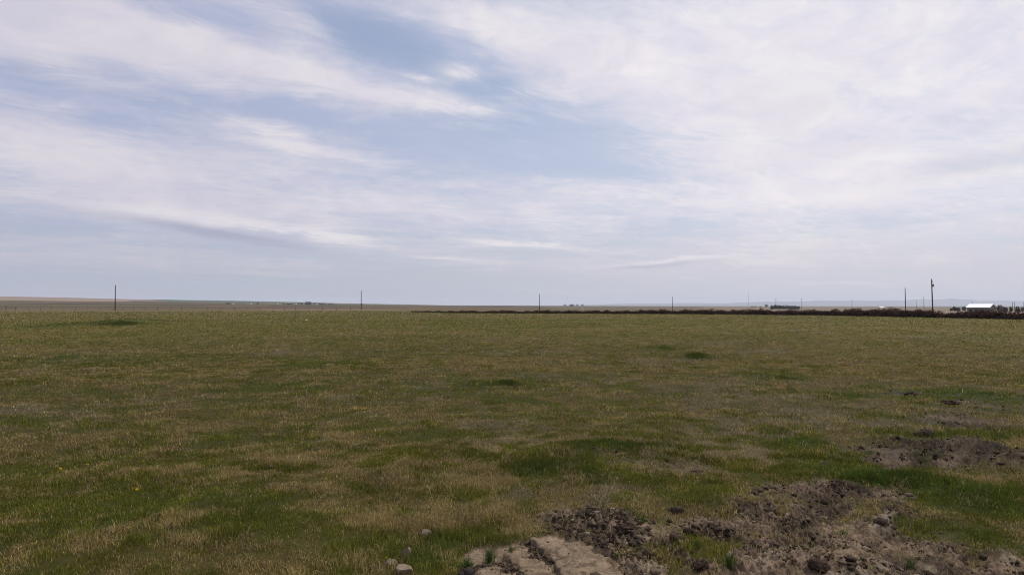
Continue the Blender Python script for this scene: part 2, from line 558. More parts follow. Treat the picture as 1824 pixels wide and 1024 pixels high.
# ------------------------------------------------------------------ materials
def mat(name, col, rough=0.8, var=0.25, scale=3.0, bump=0.0, bscale=20.0, attr=False, col2=None, trans=0.0, metal=0.0, detail=5, stretch=(1, 1, 1), spec=0.3):
    m = bpy.data.materials.new(name)
    m.use_nodes = True
    t = m.node_tree
    t.nodes.clear()
    q = G(t)
    out = q.n('ShaderNodeOutputMaterial')
    p = q.n('ShaderNodeBsdfPrincipled')
    p.inputs['Roughness'].default_value = rough
    p.inputs['Metallic'].default_value = metal
    p.inputs['Specular IOR Level'].default_value = spec
    co = q.n('ShaderNodeTexCoord')
    mp = q.n('ShaderNodeMapping')
    mp.inputs['Scale'].default_value = stretch
    t.links.new(co.outputs['Object'], mp.inputs[0])
    nz = q.noise(mp.outputs[0], scale, detail, 0.6)
    if attr:
        a = q.n('ShaderNodeAttribute', attribute_name='Col')
        base = a.outputs['Color']
    else:
        base = col
    if col2:
        base = q.mix(q.step(q.noise(mp.outputs[0], scale * 0.9, 8, 0.7, 0.6), 0.47, 0.62), base, col2)
    k = q.step(nz, 0.25, 0.75, 1 - var, 1 + var, smooth=False)
    cc = q.xyz(k, k, k)
    c = q.mix(1.0, base, cc, 'MULTIPLY')
    t.links.new(c, p.inputs['Base Color'])
    if bump:
        b = q.n('ShaderNodeBump')
        b.inputs['Strength'].default_value = bump
        b.inputs['Distance'].default_value = 0.02
        t.links.new(q.noise(mp.outputs[0], bscale, 6, 0.65), b.inputs['Height'])
        t.links.new(b.outputs[0], p.inputs['Normal'])
    sh = p.outputs[0]
    if trans:
        tr = q.n('ShaderNodeBsdfTranslucent')
        t.links.new(c, tr.inputs[0])
        mx = q.n('ShaderNodeMixShader')
        mx.inputs[0].default_value = trans
        t.links.new(sh, mx.inputs[1])
        t.links.new(tr.outputs[0], mx.inputs[2])
        sh = mx.outputs[0]
    t.links.new(sh, out.inputs[0])
    return m


M_ground = mat('ground_soil_and_thatch', None, 0.95, 0.28, 14.0, 0.55, 45.0, attr=True, spec=0.12)
M_grass = mat('grass_blade', None, 0.75, 0.18, 2.0, attr=True, trans=0.35, spec=0.15)
M_brush = mat('dead_brush', None, 0.9, 0.25, 3.0, attr=True, trans=0.08, spec=0.1)
M_leaf = mat('foliage', None, 0.85, 0.25, 0.6, attr=True, trans=0.2, spec=0.15)
M_clod = mat('clod', None, 0.95, 0.4, 30.0, 0.8, 60.0, attr=True, spec=0.1)
M_clay = mat('dried_clay', (0.235, 0.172, 0.112), 0.92, 0.45, 8.0, 1.0, 45.0, col2=(0.095, 0.064, 0.042), spec=0.15)
M_stone = mat('pale_stone', (0.215, 0.160, 0.110), 0.85, 0.5, 14.0, 0.9, 40.0, spec=0.25)
M_rubble = mat('white_stone', (0.62, 0.58, 0.50), 0.85, 0.2, 2.0, 0.3, 8.0)
M_pole = mat('weathered_pole_wood', (0.060, 0.050, 0.045), 0.9, 0.35, 3.0, 0.4, 20.0, stretch=(4, 4, 0.4))
M_post = mat('fence_post_wood', (0.075, 0.060, 0.048), 0.9, 0.3, 4.0, stretch=(4, 4, 0.6))
M_steel = mat('grey_steel', (0.16, 0.165, 0.17), 0.55, 0.15, 4.0, metal=0.3)
M_trunk = mat('bark', (0.045, 0.036, 0.030), 0.95, 0.3, 2.0)
M_roofw = mat('white_metal_roof', (0.86, 0.86, 0.84), 0.45, 0.04, 0.5, spec=0.5)
M_wallg = mat('grey_green_siding', (0.165, 0.160, 0.135), 0.7, 0.12, 0.8, stretch=(6, 6, 0.3))
M_walld = mat('dark_siding', (0.050, 0.045, 0.046), 0.8, 0.2, 0.8)
M_wallw = mat('white_siding', (0.66, 0.65, 0.62), 0.7, 0.08, 0.6)
M_roofd = mat('dark_shingle', (0.060, 0.052, 0.052), 0.85, 0.2, 1.0)
M_roofg = mat('grey_shingle', (0.18, 0.17, 0.17), 0.85, 0.2, 1.0)
M_glass = mat('dark_window', (0.02, 0.023, 0.028), 0.15, 0.1, 1.0, spec=0.6)
M_door = mat('grey_door', (0.10, 0.10, 0.10), 0.6, 0.1, 1.0)
M_flower = mat('yellow_petals', (0.62, 0.36, 0.010), 0.7, 0.2, 30.0, trans=0.2)
M_stem = mat('flower_stem', (0.08, 0.12, 0.03), 0.7, 0.2, 30.0, trans=0.2)
M_hill = mat('hill_scrub', (0.10, 0.10, 0.085), 0.95, 0.3, 0.0006, spec=0.05)

# ------------------------------------------------------------------ ground: one sheet to the horizon
az_in = np.concatenate([np.linspace(R(-44), R(-12), 240, endpoint=False), np.linspace(R(-12), R(40), 760, endpoint=False), np.linspace(R(40), R(44), 20)])
az_out = np.linspace(R(44), R(316), 60)[1:-1]
azs = np.concatenate([az_in, az_out])
radii = [0.6]
while radii[-1] < 20000:
    r = radii[-1]
    radii.append(r * (1.0024 if 3.5 < r < 8.5 else 1.006 if 3.2 < r < 14 else 1.0085 if r < 60 else 1.03 if r < 300 else 1.022 if r < 6000 else 1.10))
radii = np.array(radii)
nr, na = len(radii), len(azs)
RR, AA = np.meshgrid(radii, azs, indexing='ij')
GX, GY = (RR * np.sin(AA)).ravel(), (RR * np.cos(AA)).ravel()
DM = dirt_mask(GX, GY)
CM = clay_mask(GX, GY)
GZ = height(GX, GY, DM)
gr, lush, grey = veg(GX, GY, DM)
dd = np.hypot(GX, GY)
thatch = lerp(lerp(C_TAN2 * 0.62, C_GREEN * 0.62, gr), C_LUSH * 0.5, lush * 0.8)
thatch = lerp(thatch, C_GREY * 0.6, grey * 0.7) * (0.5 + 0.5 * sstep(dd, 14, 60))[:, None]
c3, s3 = math.cos(R(-38)), math.sin(R(-38))
xr, yr = GX * c3 - GY * s3, GX * s3 + GY * c3
dn = 0.5 * fbm(GX, GY, 0.40, 5, 201, 0.65) + 0.5 * fbm(xr * 0.35, yr, 0.22, 5, 203, 0.65)
dirtc = lerp(np.array((0.050, 0.034, 0.023)), np.array((0.185, 0.130, 0.088)), sstep(dn, 0.40, 0.60))
dirtc = lerp(dirtc, np.array((0.24, 0.190, 0.140)), 0.6 * sstep(fbm(xr * 0.5, yr, 0.30, 4, 211), 0.63, 0.75))
dirtc = dirtc * (0.6 + 0.8 * fbm(GX, GY, 0.04, 2, 213))[:, None]
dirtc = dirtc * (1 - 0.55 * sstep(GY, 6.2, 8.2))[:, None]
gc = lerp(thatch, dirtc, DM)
gc = lerp(gc, lerp(np.array((0.130, 0.092, 0.058)), np.array((0.245, 0.180, 0.118)), sstep(fbm(GX, GY, 0.2, 4, 221), 0.3, 0.7)), CM)
# beyond the near pasture: strips of range land, stubble and young wheat
mixd = fbm(GX, GY, 60, 4, 231)
farpast = lerp(np.array((0.095, 0.084, 0.030)), np.array((0.125, 0.092, 0.042)), sstep(mixd, 0.35, 0.65))
farpast = lerp(farpast, np.array((0.085, 0.092, 0.030)), 0.7 * sstep(fbm(GX, GY, 25, 4, 233), 0.5, 0.72))
gc = lerp(gc, farpast, sstep(dd, 60, 220))
bp = bearing_px(GX, GY)
brown = np.array((0.098, 0.068, 0.034))
brownd = np.array((0.045, 0.031, 0.020))
olive = np.array((0.080, 0.078, 0.026))
tan = np.array((0.235, 0.175, 0.110))
wheat = np.array((0.045, 0.095, 0.040))
pink = np.array((0.30, 0.205, 0.160))
D2 = GY + (fbm(GX, GY, 300, 2, 241) - 0.5) * 60
left = 1 - sstep(bp, 640, 800)
right = sstep(bp, 900, 1200)


def strip(c, d0, d1, p0=-1e9, p1=1e9, w=1.0, soft=0.03):
    global gc
    m = sstep(D2, d0 * (1 - soft), d0 * (1 + soft)) * (1 - sstep(D2, d1 * (1 - soft), d1 * (1 + soft))) * sstep(bp, p0 - 12, p0 + 12) * (1 - sstep(bp, p1 - 12, p1 + 12))
    gc = lerp(gc, c, np.clip(m * w, 0, 1) * (GY > 60))


strip(lerp(brown, tan * 0.55, fbm(GX, GY, 90, 3, 251)), 292, 30000)
strip(tan * 1.05, 276, 290, 468, 700, 0.8)
strip(np.array((0.145, 0.085, 0.060)), 290, 420, 440, 760, 0.8)
strip(brown * 0.85, 430, 700, -1e9, 720)
strip(olive, 640, 900, -1e9, 360, 0.8)
strip(brownd * 0.8, 900, 1050, -1e9, 1000, 0.9)
strip(np.array((0.050, 0.052, 0.028)), 760, 1150, 480, 640, 0.9)
strip(brown, 1150, 1500, -1e9, 900)
strip(brownd * 0.75, 1500, 1700, -1e9, 460, 0.9)
strip(wheat * 0.75, 1850, 2150, 215, 470, 0.9)
strip(tan, 1750, 2500, -1e9, 230)
strip(wheat, 2600, 4200, 290, 560)
strip(pink * 0.75, 2500, 4400, -1e9, 275)
strip(brownd, 3000, 6000, 560, 1100, 0.8)
strip(np.array((0.085, 0.090, 0.030)), 470, 760, 960, 1260, 0.85)
strip(np.array((0.150, 0.082, 0.050)), 420, 560, 1040, 1140, 0.6)
strip(olive * 0.8, 1100, 2000, 560, 960, 0.8)
strip(tan * 0.72, 430, 2400, 1250, 4000, 0.85)
strip(brownd * 0.9, 2300, 5000, 1150, 4000, 0.8)
ii, jj = np.meshgrid(np.arange(nr - 1), np.arange(na), indexing='ij')
j2 = (jj + 1) % na
quads = np.stack([ii * na + jj, (ii + 1) * na + jj, (ii + 1) * na + j2, ii * na + j2], -1).reshape(-1, 4)
quads = quads[:, ::-1]
cap = np.arange(na)[::-1]
loops = np.concatenate([quads.ravel(), cap])
starts = np.concatenate([np.arange(len(quads)) * 4, [len(quads) * 4]])
counts = np.concatenate([np.full(len(quads), 4), [na]])
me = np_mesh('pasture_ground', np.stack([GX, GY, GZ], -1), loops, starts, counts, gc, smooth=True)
if me.polygons[0].normal.z < 0:
    me.flip_normals()
ground = link('pasture_ground', me, M_ground)
prop(ground, 'rough pasture of patchy green and dead tan grass reaching to the horizon', kind='structure')


# ------------------------------------------------------------------ grass
def blades(xyz, h, w, yaw, lean, cols, curl=0.5):
    """one tapered, bent leaf per root: 5 vertices, 2 faces"""
    n = len(h)
    wx, wy = np.cos(yaw) * w * 0.5, np.sin(yaw) * w * 0.5
    ld = rng.uniform(0, 2 * np.pi, n)
    lx, ly = np.cos(ld), np.sin(ld)
    v = np.empty((n, 5, 3), np.float32)
    m1_, m2_ = np.sin(lean * 0.5) * h * 0.55, np.sin(lean) * h
    z1, z2 = np.cos(lean * 0.5) * h * 0.55, np.cos(lean) * h * 0.95
    bx, by, bz = xyz.T
    v[:, 0] = np.stack([bx - wx, by - wy, bz - 0.01], -1)
    v[:, 1] = np.stack([bx + wx, by + wy, bz - 0.01], -1)
    v[:, 2] = np.stack([bx + lx * m1_ + wx * 0.75, by + ly * m1_ + wy * 0.75, bz + z1], -1)
    v[:, 3] = np.stack([bx + lx * m1_ - wx * 0.75, by + ly * m1_ - wy * 0.75, bz + z1], -1)
    v[:, 4] = np.stack([bx + lx * m2_, by + ly * m2_, bz + z2], -1)
    base = (np.arange(n) * 5)[:, None]
    lo = (base + np.array([0, 1, 2, 3, 3, 2, 4])[None]).ravel()
    st = (np.arange(n) * 7)[:, None] + np.array([0, 4])[None]
    ct = np.tile([4, 3], n)
    return v.reshape(-1, 3), lo, st.ravel(), ct, np.repeat(cols, 5, 0)


def grass_colours(x, y, dry_bias=0.0):
    n = len(x)
    g_, l_, k_ = veg(x, y, None)
    tuft = fbm(x, y, 0.22, 3, 321)
    isg = rng.random(n) < np.clip(0.45 + (g_ - 0.5) * 1.25 + (tuft - 0.5) * 2.6 + l_ * 0.45 - dry_bias, 0.04, 0.97)
    cg = lerp(C_GREEN, C_GREEN2, rng.random(n))
    cg = lerp(cg, C_LUSH, np.clip(l_ * 1.1, 0, 1))
    ct = lerp(C_TAN, C_TAN2, rng.random(n))
    ct = lerp(ct, C_GREY, np.clip(k_ * 1.2 + (rng.random(n) < 0.1) * 0.7, 0, 1))
    c = np.where(isg[:, None], cg, ct) * rng.lognormal(-0.03, 0.38, n)[:, None] * (0.62 + 0.76 * fbm(x, y, 0.35, 3, 323))[:, None] * (1 - spots(x, y, DEEP))[:, None]
    return c, isg, l_


def scatter(n, d0, d1, amax, power):
    """roots between two distances; power 1 = even over the ground, 0 = even over the picture's rows"""
    u = rng.random(n)
    if power == 1:
        d = np.sqrt(d0 * d0 + u * (d1 * d1 - d0 * d0))
    else:
        d = 1.0 / (1.0 / d0 + u * (1.0 / d1 - 1.0 / d0))
    a = rng.uniform(-amax, amax, n)
    return d * np.sin(a), d * np.cos(a), d


x, y, d = [np.concatenate(t) for t in zip(scatter(520000, 3.3, 8.5, R(42), 1), scatter(420000, 7.5, 22, R(41), 0), scatter(420000, 18, 230, R(40), 0))]
dm = dirt_mask(x, y)
cm = clay_mask(x, y)
thin = fbm(x, y, 0.35, 3, 301)
keep = rng.random(len(x)) > np.clip(dm * 1.1 - (thin > 0.60) * 0.3, 0, 0.96) + cm * 2
clump = fbm(x, y, 0.16, 2, 303)
keep &= rng.random(len(x)) < 0.30 + 0.8 * sstep(clump, 0.30, 0.62)
keep &= ~((y > 70) & (x > np.interp(y, [55, 70, 87, 118, 138, 163, 186, 230], [69, 67, 63.5, 57, 39, -15, -27, -50]) - 1.0))
x, y, d, dm, clump = x[keep], y[keep], d[keep], dm[keep], clump[keep]
c, isg, l_ = grass_colours(x, y)
tall = sstep(fbm(x, y, 0.6, 3, 305), 0.42, 0.72)
n = len(x)
h = np.where(isg, rng.uniform(0.018, 0.050, n), rng.uniform(0.015, 0.068, n)) * (0.6 + 0.8 * tall) * (0.6 + 0.8 * clump) * (1 + 0.6 * l_)
h *= 1 - 0.45 * dm
straw = (~isg) & (rng.random(n) < 0.12)
h[straw] *= 1.25
c[straw] = lerp(np.array((0.33, 0.25, 0.10)), np.array((0.36, 0.30, 0.18)), rng.random(straw.sum()))
h = np.maximum(h, d * 0.0016)
w = np.maximum(rng.uniform(0.0020, 0.0042, n), d * 0.00072)
lean = np.where(isg, rng.uniform(0.1, 1.0, n), rng.uniform(0.3, 1.5, n))
z = height(x, y, dm)
v, lo, st, ct, vc = blades(np.stack([x, y, z], -1), h, w, rng.uniform(0, 2 * np.pi, len(x)), lean, c)
me = np_mesh('pasture_grass', v, lo, st, ct, vc)
grass = link('pasture_grass', me, M_grass)
prop(grass, 'short matted pasture grass, green shoots mixed with dead tan stalks', kind='stuff')

# dead stalks lying on the bare soil
x, y, d = scatter(60000, 3.5, 16, R(42), 0)
dm = dirt_mask(x, y)
k = rng.random(len(x)) < np.maximum(dm * 0.6, clay_mask(x, y) * 0.35)
x, y, d, dm = x[k], y[k], d[k], dm[k]
c = lerp(C_TAN, C_GREY, rng.random(len(x))) * rng.uniform(0.6, 1.3, len(x))[:, None]
z = height(x, y, dm)
v, lo, st, ct, vc = blades(np.stack([x, y, z + 0.012 + 0.018 * clay_mask(x, y)], -1), rng.uniform(0.02, 0.09, len(x)), np.maximum(0.0022, d * 0.0005), rng.uniform(0, 6.28, len(x)), rng.uniform(1.2, 1.62, len(x)), c)
litter = link('dead_straw', np_mesh('dead_straw', v, lo, st, ct, vc), M_grass)
prop(litter, 'dead straw strewn over the bare churned soil', kind='stuff')


# ------------------------------------------------------------------ loose soil
def lump(seed, sub=2, rough=0.35, flat=0.7):
    bm = bmesh.new()
    bmesh.ops.create_icosphere(bm, subdivisions=sub, radius=1.0)
    r_ = np.random.default_rng(seed)
    co = np.array([v.co[:] for v in bm.verts])
    k = np.ones(len(co))
    for f, a in ((1.3, 1.0), (2.7, 0.6), (5.5, 0.4), (11, 0.25)):
        dirs = r_.normal(size=(5, 3)) * f
        ph = r_.uniform(0, 6.28, 5)
        k += rough * a * np.sin(co @ dirs.T + ph).mean(1) * 1.4
    co = co * k[:, None] * np.array((1, r_.uniform(0.65, 1.0), flat * r_.uniform(0.7, 1.1)))
    f = [[v.index for v in q.verts] for q in bm.faces]
    bm.free()
    return co, np.array(f)


def shard(seed):
    """an angular crumb: a twelve cornered solid with its corners pushed in and out"""
    r_ = np.random.default_rng(seed)
    co, f = lump(1, 1, 0.0, 1.0)
    bm_ = bmesh.new()
    bmesh.ops.create_icosphere(bm_, subdivisions=1, radius=1.0)
    co = np.array([v_.co[:] for v_ in bm_.verts])
    f = np.array([[v_.index for v_ in q_.verts] for q_ in bm_.faces])
    bm_.free()
    co = co * r_.uniform(0.45, 1.35, len(co))[:, None] * np.array((1.2, r_.uniform(0.5, 1.0), r_.uniform(0.35, 0.8)))
    return co, f


lumps = [shard(400 + k) for k in range(12)]
x, y, d = scatter(260000, 3.4, 24, R(42), 0)
dm, cm = dirt_mask(x, y), clay_mask(x, y)
hv = np.zeros(len(x))
for cx, cy, sx, sy, hh in MOUNDS[:2]:
    hv = np.maximum(hv, np.exp(-(((x - cx) / (sx * 1.15)) ** 2 + ((y - cy) / (sy * 1.15)) ** 2)))
k = rng.random(len(x)) < np.clip(dm * 0.5 * sstep(fbm(x, y, 0.35, 4, 311, 0.65), 0.36, 0.66) + hv * 0.22 - cm * 0.35 + cm * 0.12 * (fbm(x, y, 0.2, 3, 331) > 0.5), 0, 1)
x, y, d, dm, hv, cm = x[k], y[k], d[k], dm[k], hv[k], cm[k]
for line in ([(898, 984), (925, 984), (960, 997), (1005, 1030)], [(938, 968), (955, 985), (978, 1000), (1020, 1050)], [(868, 999), (890, 1000), (915, 1010), (945, 1045)],
             [(1005, 960), (1055, 978), (1105, 1010), (1130, 1050)], [(838, 1000), (846, 1010), (850, 1040)]):
    P_ = np.array([gp(*q) for q in line])
    t_ = rng.random(420) * (len(P_) - 1)
    i_ = t_.astype(int)
    e_ = P_[i_] + (P_[i_ + 1] - P_[i_]) * (t_ - i_)[:, None] + rng.normal(0, 0.018, (420, 2)) * (1 + 2.0 * (rng.random((420, 1)) < 0.25))
    x, y = np.concatenate([x, e_[:, 0]]), np.concatenate([y, e_[:, 1]])
    d = np.hypot(x, y)
    hv, cm = np.concatenate([hv, np.full(420, -0.5)]), np.concatenate([cm, np.full(420, 0.5)])
    dm = dirt_mask(x, y)
z = height(x, y, dm) + 0.02 * cm
size = np.clip(rng.lognormal(-5.1, 0.75, len(x)), 0.003, 0.036) * np.where(hv < 0, 0.55, 1 + hv * 0.2) * np.clip(0.7 + d * 0.045, 1, 1.7)
VV, LL, CC, off = [], [], [], 0
for q in range(len(x)):
    co, f = lumps[rng.integers(0, 12)]
    a = rng.uniform(0, 6.28)
    rot = np.array(((math.cos(a), -math.sin(a), 0), (math.sin(a), math.cos(a), 0), (0, 0, 1)))
    VV.append(co @ rot.T * size[q] + (x[q], y[q], z[q] + size[q] * 0.25))
    LL.append(f + off)
    pale = rng.random()
    base = np.array((0.060, 0.041, 0.029)) if pale < 0.70 else np.array((0.120, 0.084, 0.056)) if pale < 0.98 else np.array((0.24, 0.19, 0.14))
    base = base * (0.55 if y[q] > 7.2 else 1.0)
    CC.append(np.repeat((base * rng.uniform(0.7, 1.3))[None], len(co), 0))
    off += len(co)
VV, LL, CC = np.concatenate(VV), np.concatenate(LL), np.concatenate(CC)
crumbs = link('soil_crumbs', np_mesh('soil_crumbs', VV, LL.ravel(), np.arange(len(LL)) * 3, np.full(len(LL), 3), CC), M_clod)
prop(crumbs, 'loose crumbs of dark soil scattered over the churned bare ground', kind='stuff')

def clod(seed):
    """a crumbling clod: many small faces broken in and out"""
    co, f = lump(seed, 4, 0.36, 0.62)
    r_ = np.random.default_rng(seed + 7)
    k = np.ones(len(co))
    for fq, a in ((9, 0.16), (17, 0.13), (31, 0.10)):
        dirs = r_.normal(size=(7, 3)) * fq
        k += a * np.abs(np.sin(co @ dirs.T + r_.uniform(0, 6.28, 7))).mean(1) * 2 - a
    k *= 1 + r_.normal(size=len(co)) * 0.035
    return co * k[:, None] * 0.85, f


CLODS = [(1570, 944, 0.070, 'largest dark clod, alone in the middle of the churned soil'),
         (1622, 704, 0.16, 'dark clod heap at the far end of the bare patches on the right'),
         (1240, 848, 0.075, 'dark clod right of the dark green grass mound'),
         (1648, 776, 0.13, 'dark humped clod in green grass above the second bare patch'),
         (1105, 965, 0.075, 'lumpy brown clod in the middle of the soil heap beside the pale slabs'),
         (1045, 945, 0.080, 'purplish brown clod at the left end of the soil heap'),
         (1150, 995, 0.070, 'crumbling clod at the lower right foot of the soil heap'),
         (1205, 915, 0.060, 'dark clod half sunk in the grass above the soil heap'),
         (1350, 925, 0.070, 'dark clod at the left edge of the churned soil'),
         (1470, 830, 0.060, 'small clod in the grass between two bare patches'),
         (480, 829, 0.050, 'small dark clod in the tan grass on the left half'),
         (1690, 720, 0.15, 'wide clod on the narrow bare strip far right'),
         (1250, 1015, 0.06, 'clod at the bottom edge between two green tufts'),
         (1460, 1017, 0.060, 'shadowed clod at the bottom edge of the churned soil')]
for q, (px, py, s, lab) in enumerate(CLODS):
    co, f = clod(500 + q)
    X, Y = gp(px, py)
    base = np.array((0.056, 0.038, 0.027)) * random.uniform(0.8, 1.25)
    o = link('soil_clod', np_mesh('soil_clod', co * s, f.ravel(), np.arange(len(f)) * 3, np.full(len(f), 3), np.repeat(base[None], len(co), 0)), M_clod, loc=(X, Y, hz(X, Y) + s * 0.08))
    o.rotation_euler = (0, 0, random.uniform(0, 6))
    prop(o, lab, 'soil clod', 'dark soil clods on the bare ground')


# slabs of pale dried clay and broken stones at the lower edge
def slab(name, pxs, top, label, cat, m, seed, group=None, tilt=(0, 0), step=0.010, rough=0.03):
    poly = gpoly(pxs)
    cx, cy = np.mean([p[0] for p in poly]), np.mean([p[1] for p in poly])
    x0, x1 = min(p[0] for p in poly) - .05, max(p[0] for p in poly) + .05
    y0, y1 = min(p[1] for p in poly) - .05, max(p[1] for p in poly) + .05
    gx, gy = np.meshgrid(np.arange(x0, x1, step), np.arange(y0, y1, step), indexing='ij')
    sd = poly_sd(gx, gy, poly) + (fbm(gx, gy, 0.10, 4, seed, 0.65) - 0.5) * 0.12
    z = top + (fbm(gx, gy, 0.20, 4, seed + 3, 0.6) - 0.5) * rough * 2 + (fbm(gx, gy, 0.045, 3, seed + 5, 0.65) - 0.5) * rough * 0.9
    z = z - 0.012 * sstep(sd, -0.03, 0.0) + (gx - cx) * tilt[0] + (gy - cy) * tilt[1]
    zb = hz(cx, cy)
    bm = bmesh.new()
    idx = {}
    n, mm = gx.shape
    for i in range(n - 1):
        for j in range(mm - 1):
            if sd[i, j] < 0 and sd[i + 1, j] < 0 and sd[i + 1, j + 1] < 0 and sd[i, j + 1] < 0:
                vs = []
                for a, b in ((i, j), (i + 1, j), (i + 1, j + 1), (i, j + 1)):
                    if (a, b) not in idx:
                        idx[(a, b)] = bm.verts.new((gx[a, b] - cx, gy[a, b] - cy, z[a, b]))
                    vs.append(idx[(a, b)])
                bm.faces.new(vs)
    edges = [e for e in bm.edges if len(e.link_faces) == 1]
    ex = bmesh.ops.extrude_edge_only(bm, edges=edges)
    for v in ex['geom']:
        if isinstance(v, bmesh.types.BMVert):
            v.co.z = min(v.co.z, 0) - 0.10
            v.co.x *= 0.98
            v.co.y *= 0.99
    o = link(name, bm_mesh(bm, name, True), m, loc=(cx, cy, zb))
    prop(o, label, cat, group)
    return o


GS = 'pale slabs of dried clay at the lower edge'
slab('clay_slab', [(820, 986), (850, 974), (885, 975), (893, 990), (868, 999), (838, 998)], 0.018, 'small pale clay slab at the left, with a green tuft at its right end', 'clay slab', M_clay, 801, GS)
slab('clay_slab', [(845, 1006), (880, 1000), (915, 1010), (940, 1040), (880, 1070), (846, 1030)], 0.018, 'pale clay slab cut off by the bottom edge, below the smallest slab', 'clay slab', M_clay, 811, GS)
slab('clay_slab', [(898, 984), (935, 972), (960, 996), (1005, 1030), (1010, 1070), (950, 1050), (925, 1010)], 0.014, 'brownish clay slab in the middle, between two dark cracks', 'clay slab', M_clay, 821, GS)
slab('clay_slab', [(940, 969), (1000, 962), (1050, 978), (1105, 1012), (1125, 1060), (1020, 1060), (975, 1000)], 0.022, 'largest pale clay slab, at the left foot of the dark soil heap', 'clay slab', M_clay, 831, GS)
def rock(seed, sx, sy, sz, cuts=15):
    """a broken stone with flat chipped faces"""
    r_ = np.random.default_rng(seed)
    co, f = lump(seed, 4, 0.05, 1.0)
    nrm = r_.normal(size=(cuts, 3))
    nrm /= np.linalg.norm(nrm, axis=1)[:, None]
    for q_ in nrm:
        lim = r_.uniform(0.28, 0.68)
        p_ = co @ q_
        co = co - np.clip(p_ - lim, 0, None)[:, None] * q_[None]
    co = co * (1 + r_.normal(size=(len(co), 1)) * 0.012) * np.array((sx, sy, sz))
    return co, f


for q, (px, py, sx, sy, sz, rz_, lab) in enumerate((
        (717, 1016, 0.105, 0.060, 0.050, -0.6, 'largest pale broken stone in the green grass at the bottom edge'),
        (692, 1001, 0.062, 0.042, 0.042, 0.2, 'flat pale stone chip behind the largest broken stone'),
        (723, 985, 0.052, 0.036, 0.048, 0.6, 'pinkish wedge shaped stone standing alone in green grass'),
        (757, 950, 0.060, 0.046, 0.036, 0.0, 'flattest pale stone, sunk in the grass farthest from the bottom edge'),
        (1062, 944, 0.075, 0.050, 0.040, -0.6, 'pale pinkish stone lying on the dark soil heap'))):
    co, f = rock(840 + q, sx * 1.15, sy * 1.15, sz * 1.1)
    X, Y = gp(px, py)
    o = link('broken_stone', np_mesh('broken_stone', co, f.ravel(), np.arange(len(f)) * 3, np.full(len(f), 3)), M_stone, loc=(X, Y, hz(X, Y) + sz * 0.5))
    o.rotation_euler = (0, 0, rz_)
    prop(o, lab, 'stone', 'pale broken stones')
co, f = clod(560)
X, Y = gp(831, 1018)
o = link('soil_clod', np_mesh('soil_clod', co * 0.055, f.ravel(), np.arange(len(f)) * 3, np.full(len(f), 3), np.repeat(np.array((0.045, 0.034, 0.03))[None], len(co), 0), smooth=True), M_clod, loc=(X, Y, hz(X, Y) + 0.03))
prop(o, 'nearly black clod at the left end of the pale clay slabs', 'soil clod', 'dark soil clods on the bare ground')
X, Y = gp(546, 571)
co, f = lump(561, 3, 0.25, 0.8)
o = link('white_stone', np_mesh('white_stone', co * 0.13, f.ravel(), np.arange(len(f)) * 3, np.full(len(f), 3), smooth=True), M_rubble, loc=(X, Y, hz(X, Y) + 0.08))
prop(o, 'tiny white stone alone far out in the pasture', 'stone')

# upright green tufts
TUFTS = [(872, 992, 0.115, 120, 'bright green grass tuft between two pale clay slabs'),
         (832, 1006, 0.120, 110, 'green grass tuft at the left end of the pale clay slabs'),
         (910, 986, 0.085, 70, 'smaller green tuft at the head of the brownish clay slab'),
         (1145, 950, 0.10, 50, 'thin green tuft right of the soil heap'),
         (1300, 1016, 0.12, 110, 'green tuft at the bottom edge in the churned soil'),
         (1502, 946, 0.09, 60, 'lone dark green tuft left of the largest clod'),
         (1645, 822, 0.13, 130, 'light green tuft in the middle of the second bare patch'),
         (1620, 1000, 0.10, 90, 'green tuft near the lower right corner of the churned soil'),
         (1240, 985, 0.08, 120, 'low yellow green tuft in the churned soil right of the heap')]
for px, py, s, n, lab in TUFTS:
    X, Y = gp(px, py)
    a, rr_ = rng.uniform(0, 6.28, n), np.abs(rng.normal(0, 0.4, n)) * s * 0.55
    xx, yy = rr_ * np.cos(a), rr_ * np.sin(a)
    col = lerp(np.array((0.042, 0.085, 0.015)), np.array((0.085, 0.115, 0.03)), rng.random(n)) * rng.uniform(0.75, 1.2, n)[:, None]
    v, lo, st, ct, vc = blades(np.stack([xx, yy, np.full(n, -0.01)], -1), rng.uniform(0.5, 1.1, n) * s, rng.uniform(0.003, 0.005, n), rng.uniform(0, 6.28, n), rng.uniform(0.1, 0.85, n), col)
    o = link('grass_tuft', np_mesh('grass_tuft', v, lo, st, ct, vc), M_grass, loc=(X, Y, hz(X, Y) + (0.02 if px < 1000 else 0)))
    prop(o, lab, 'grass tuft', 'green grass tufts on the bare ground')

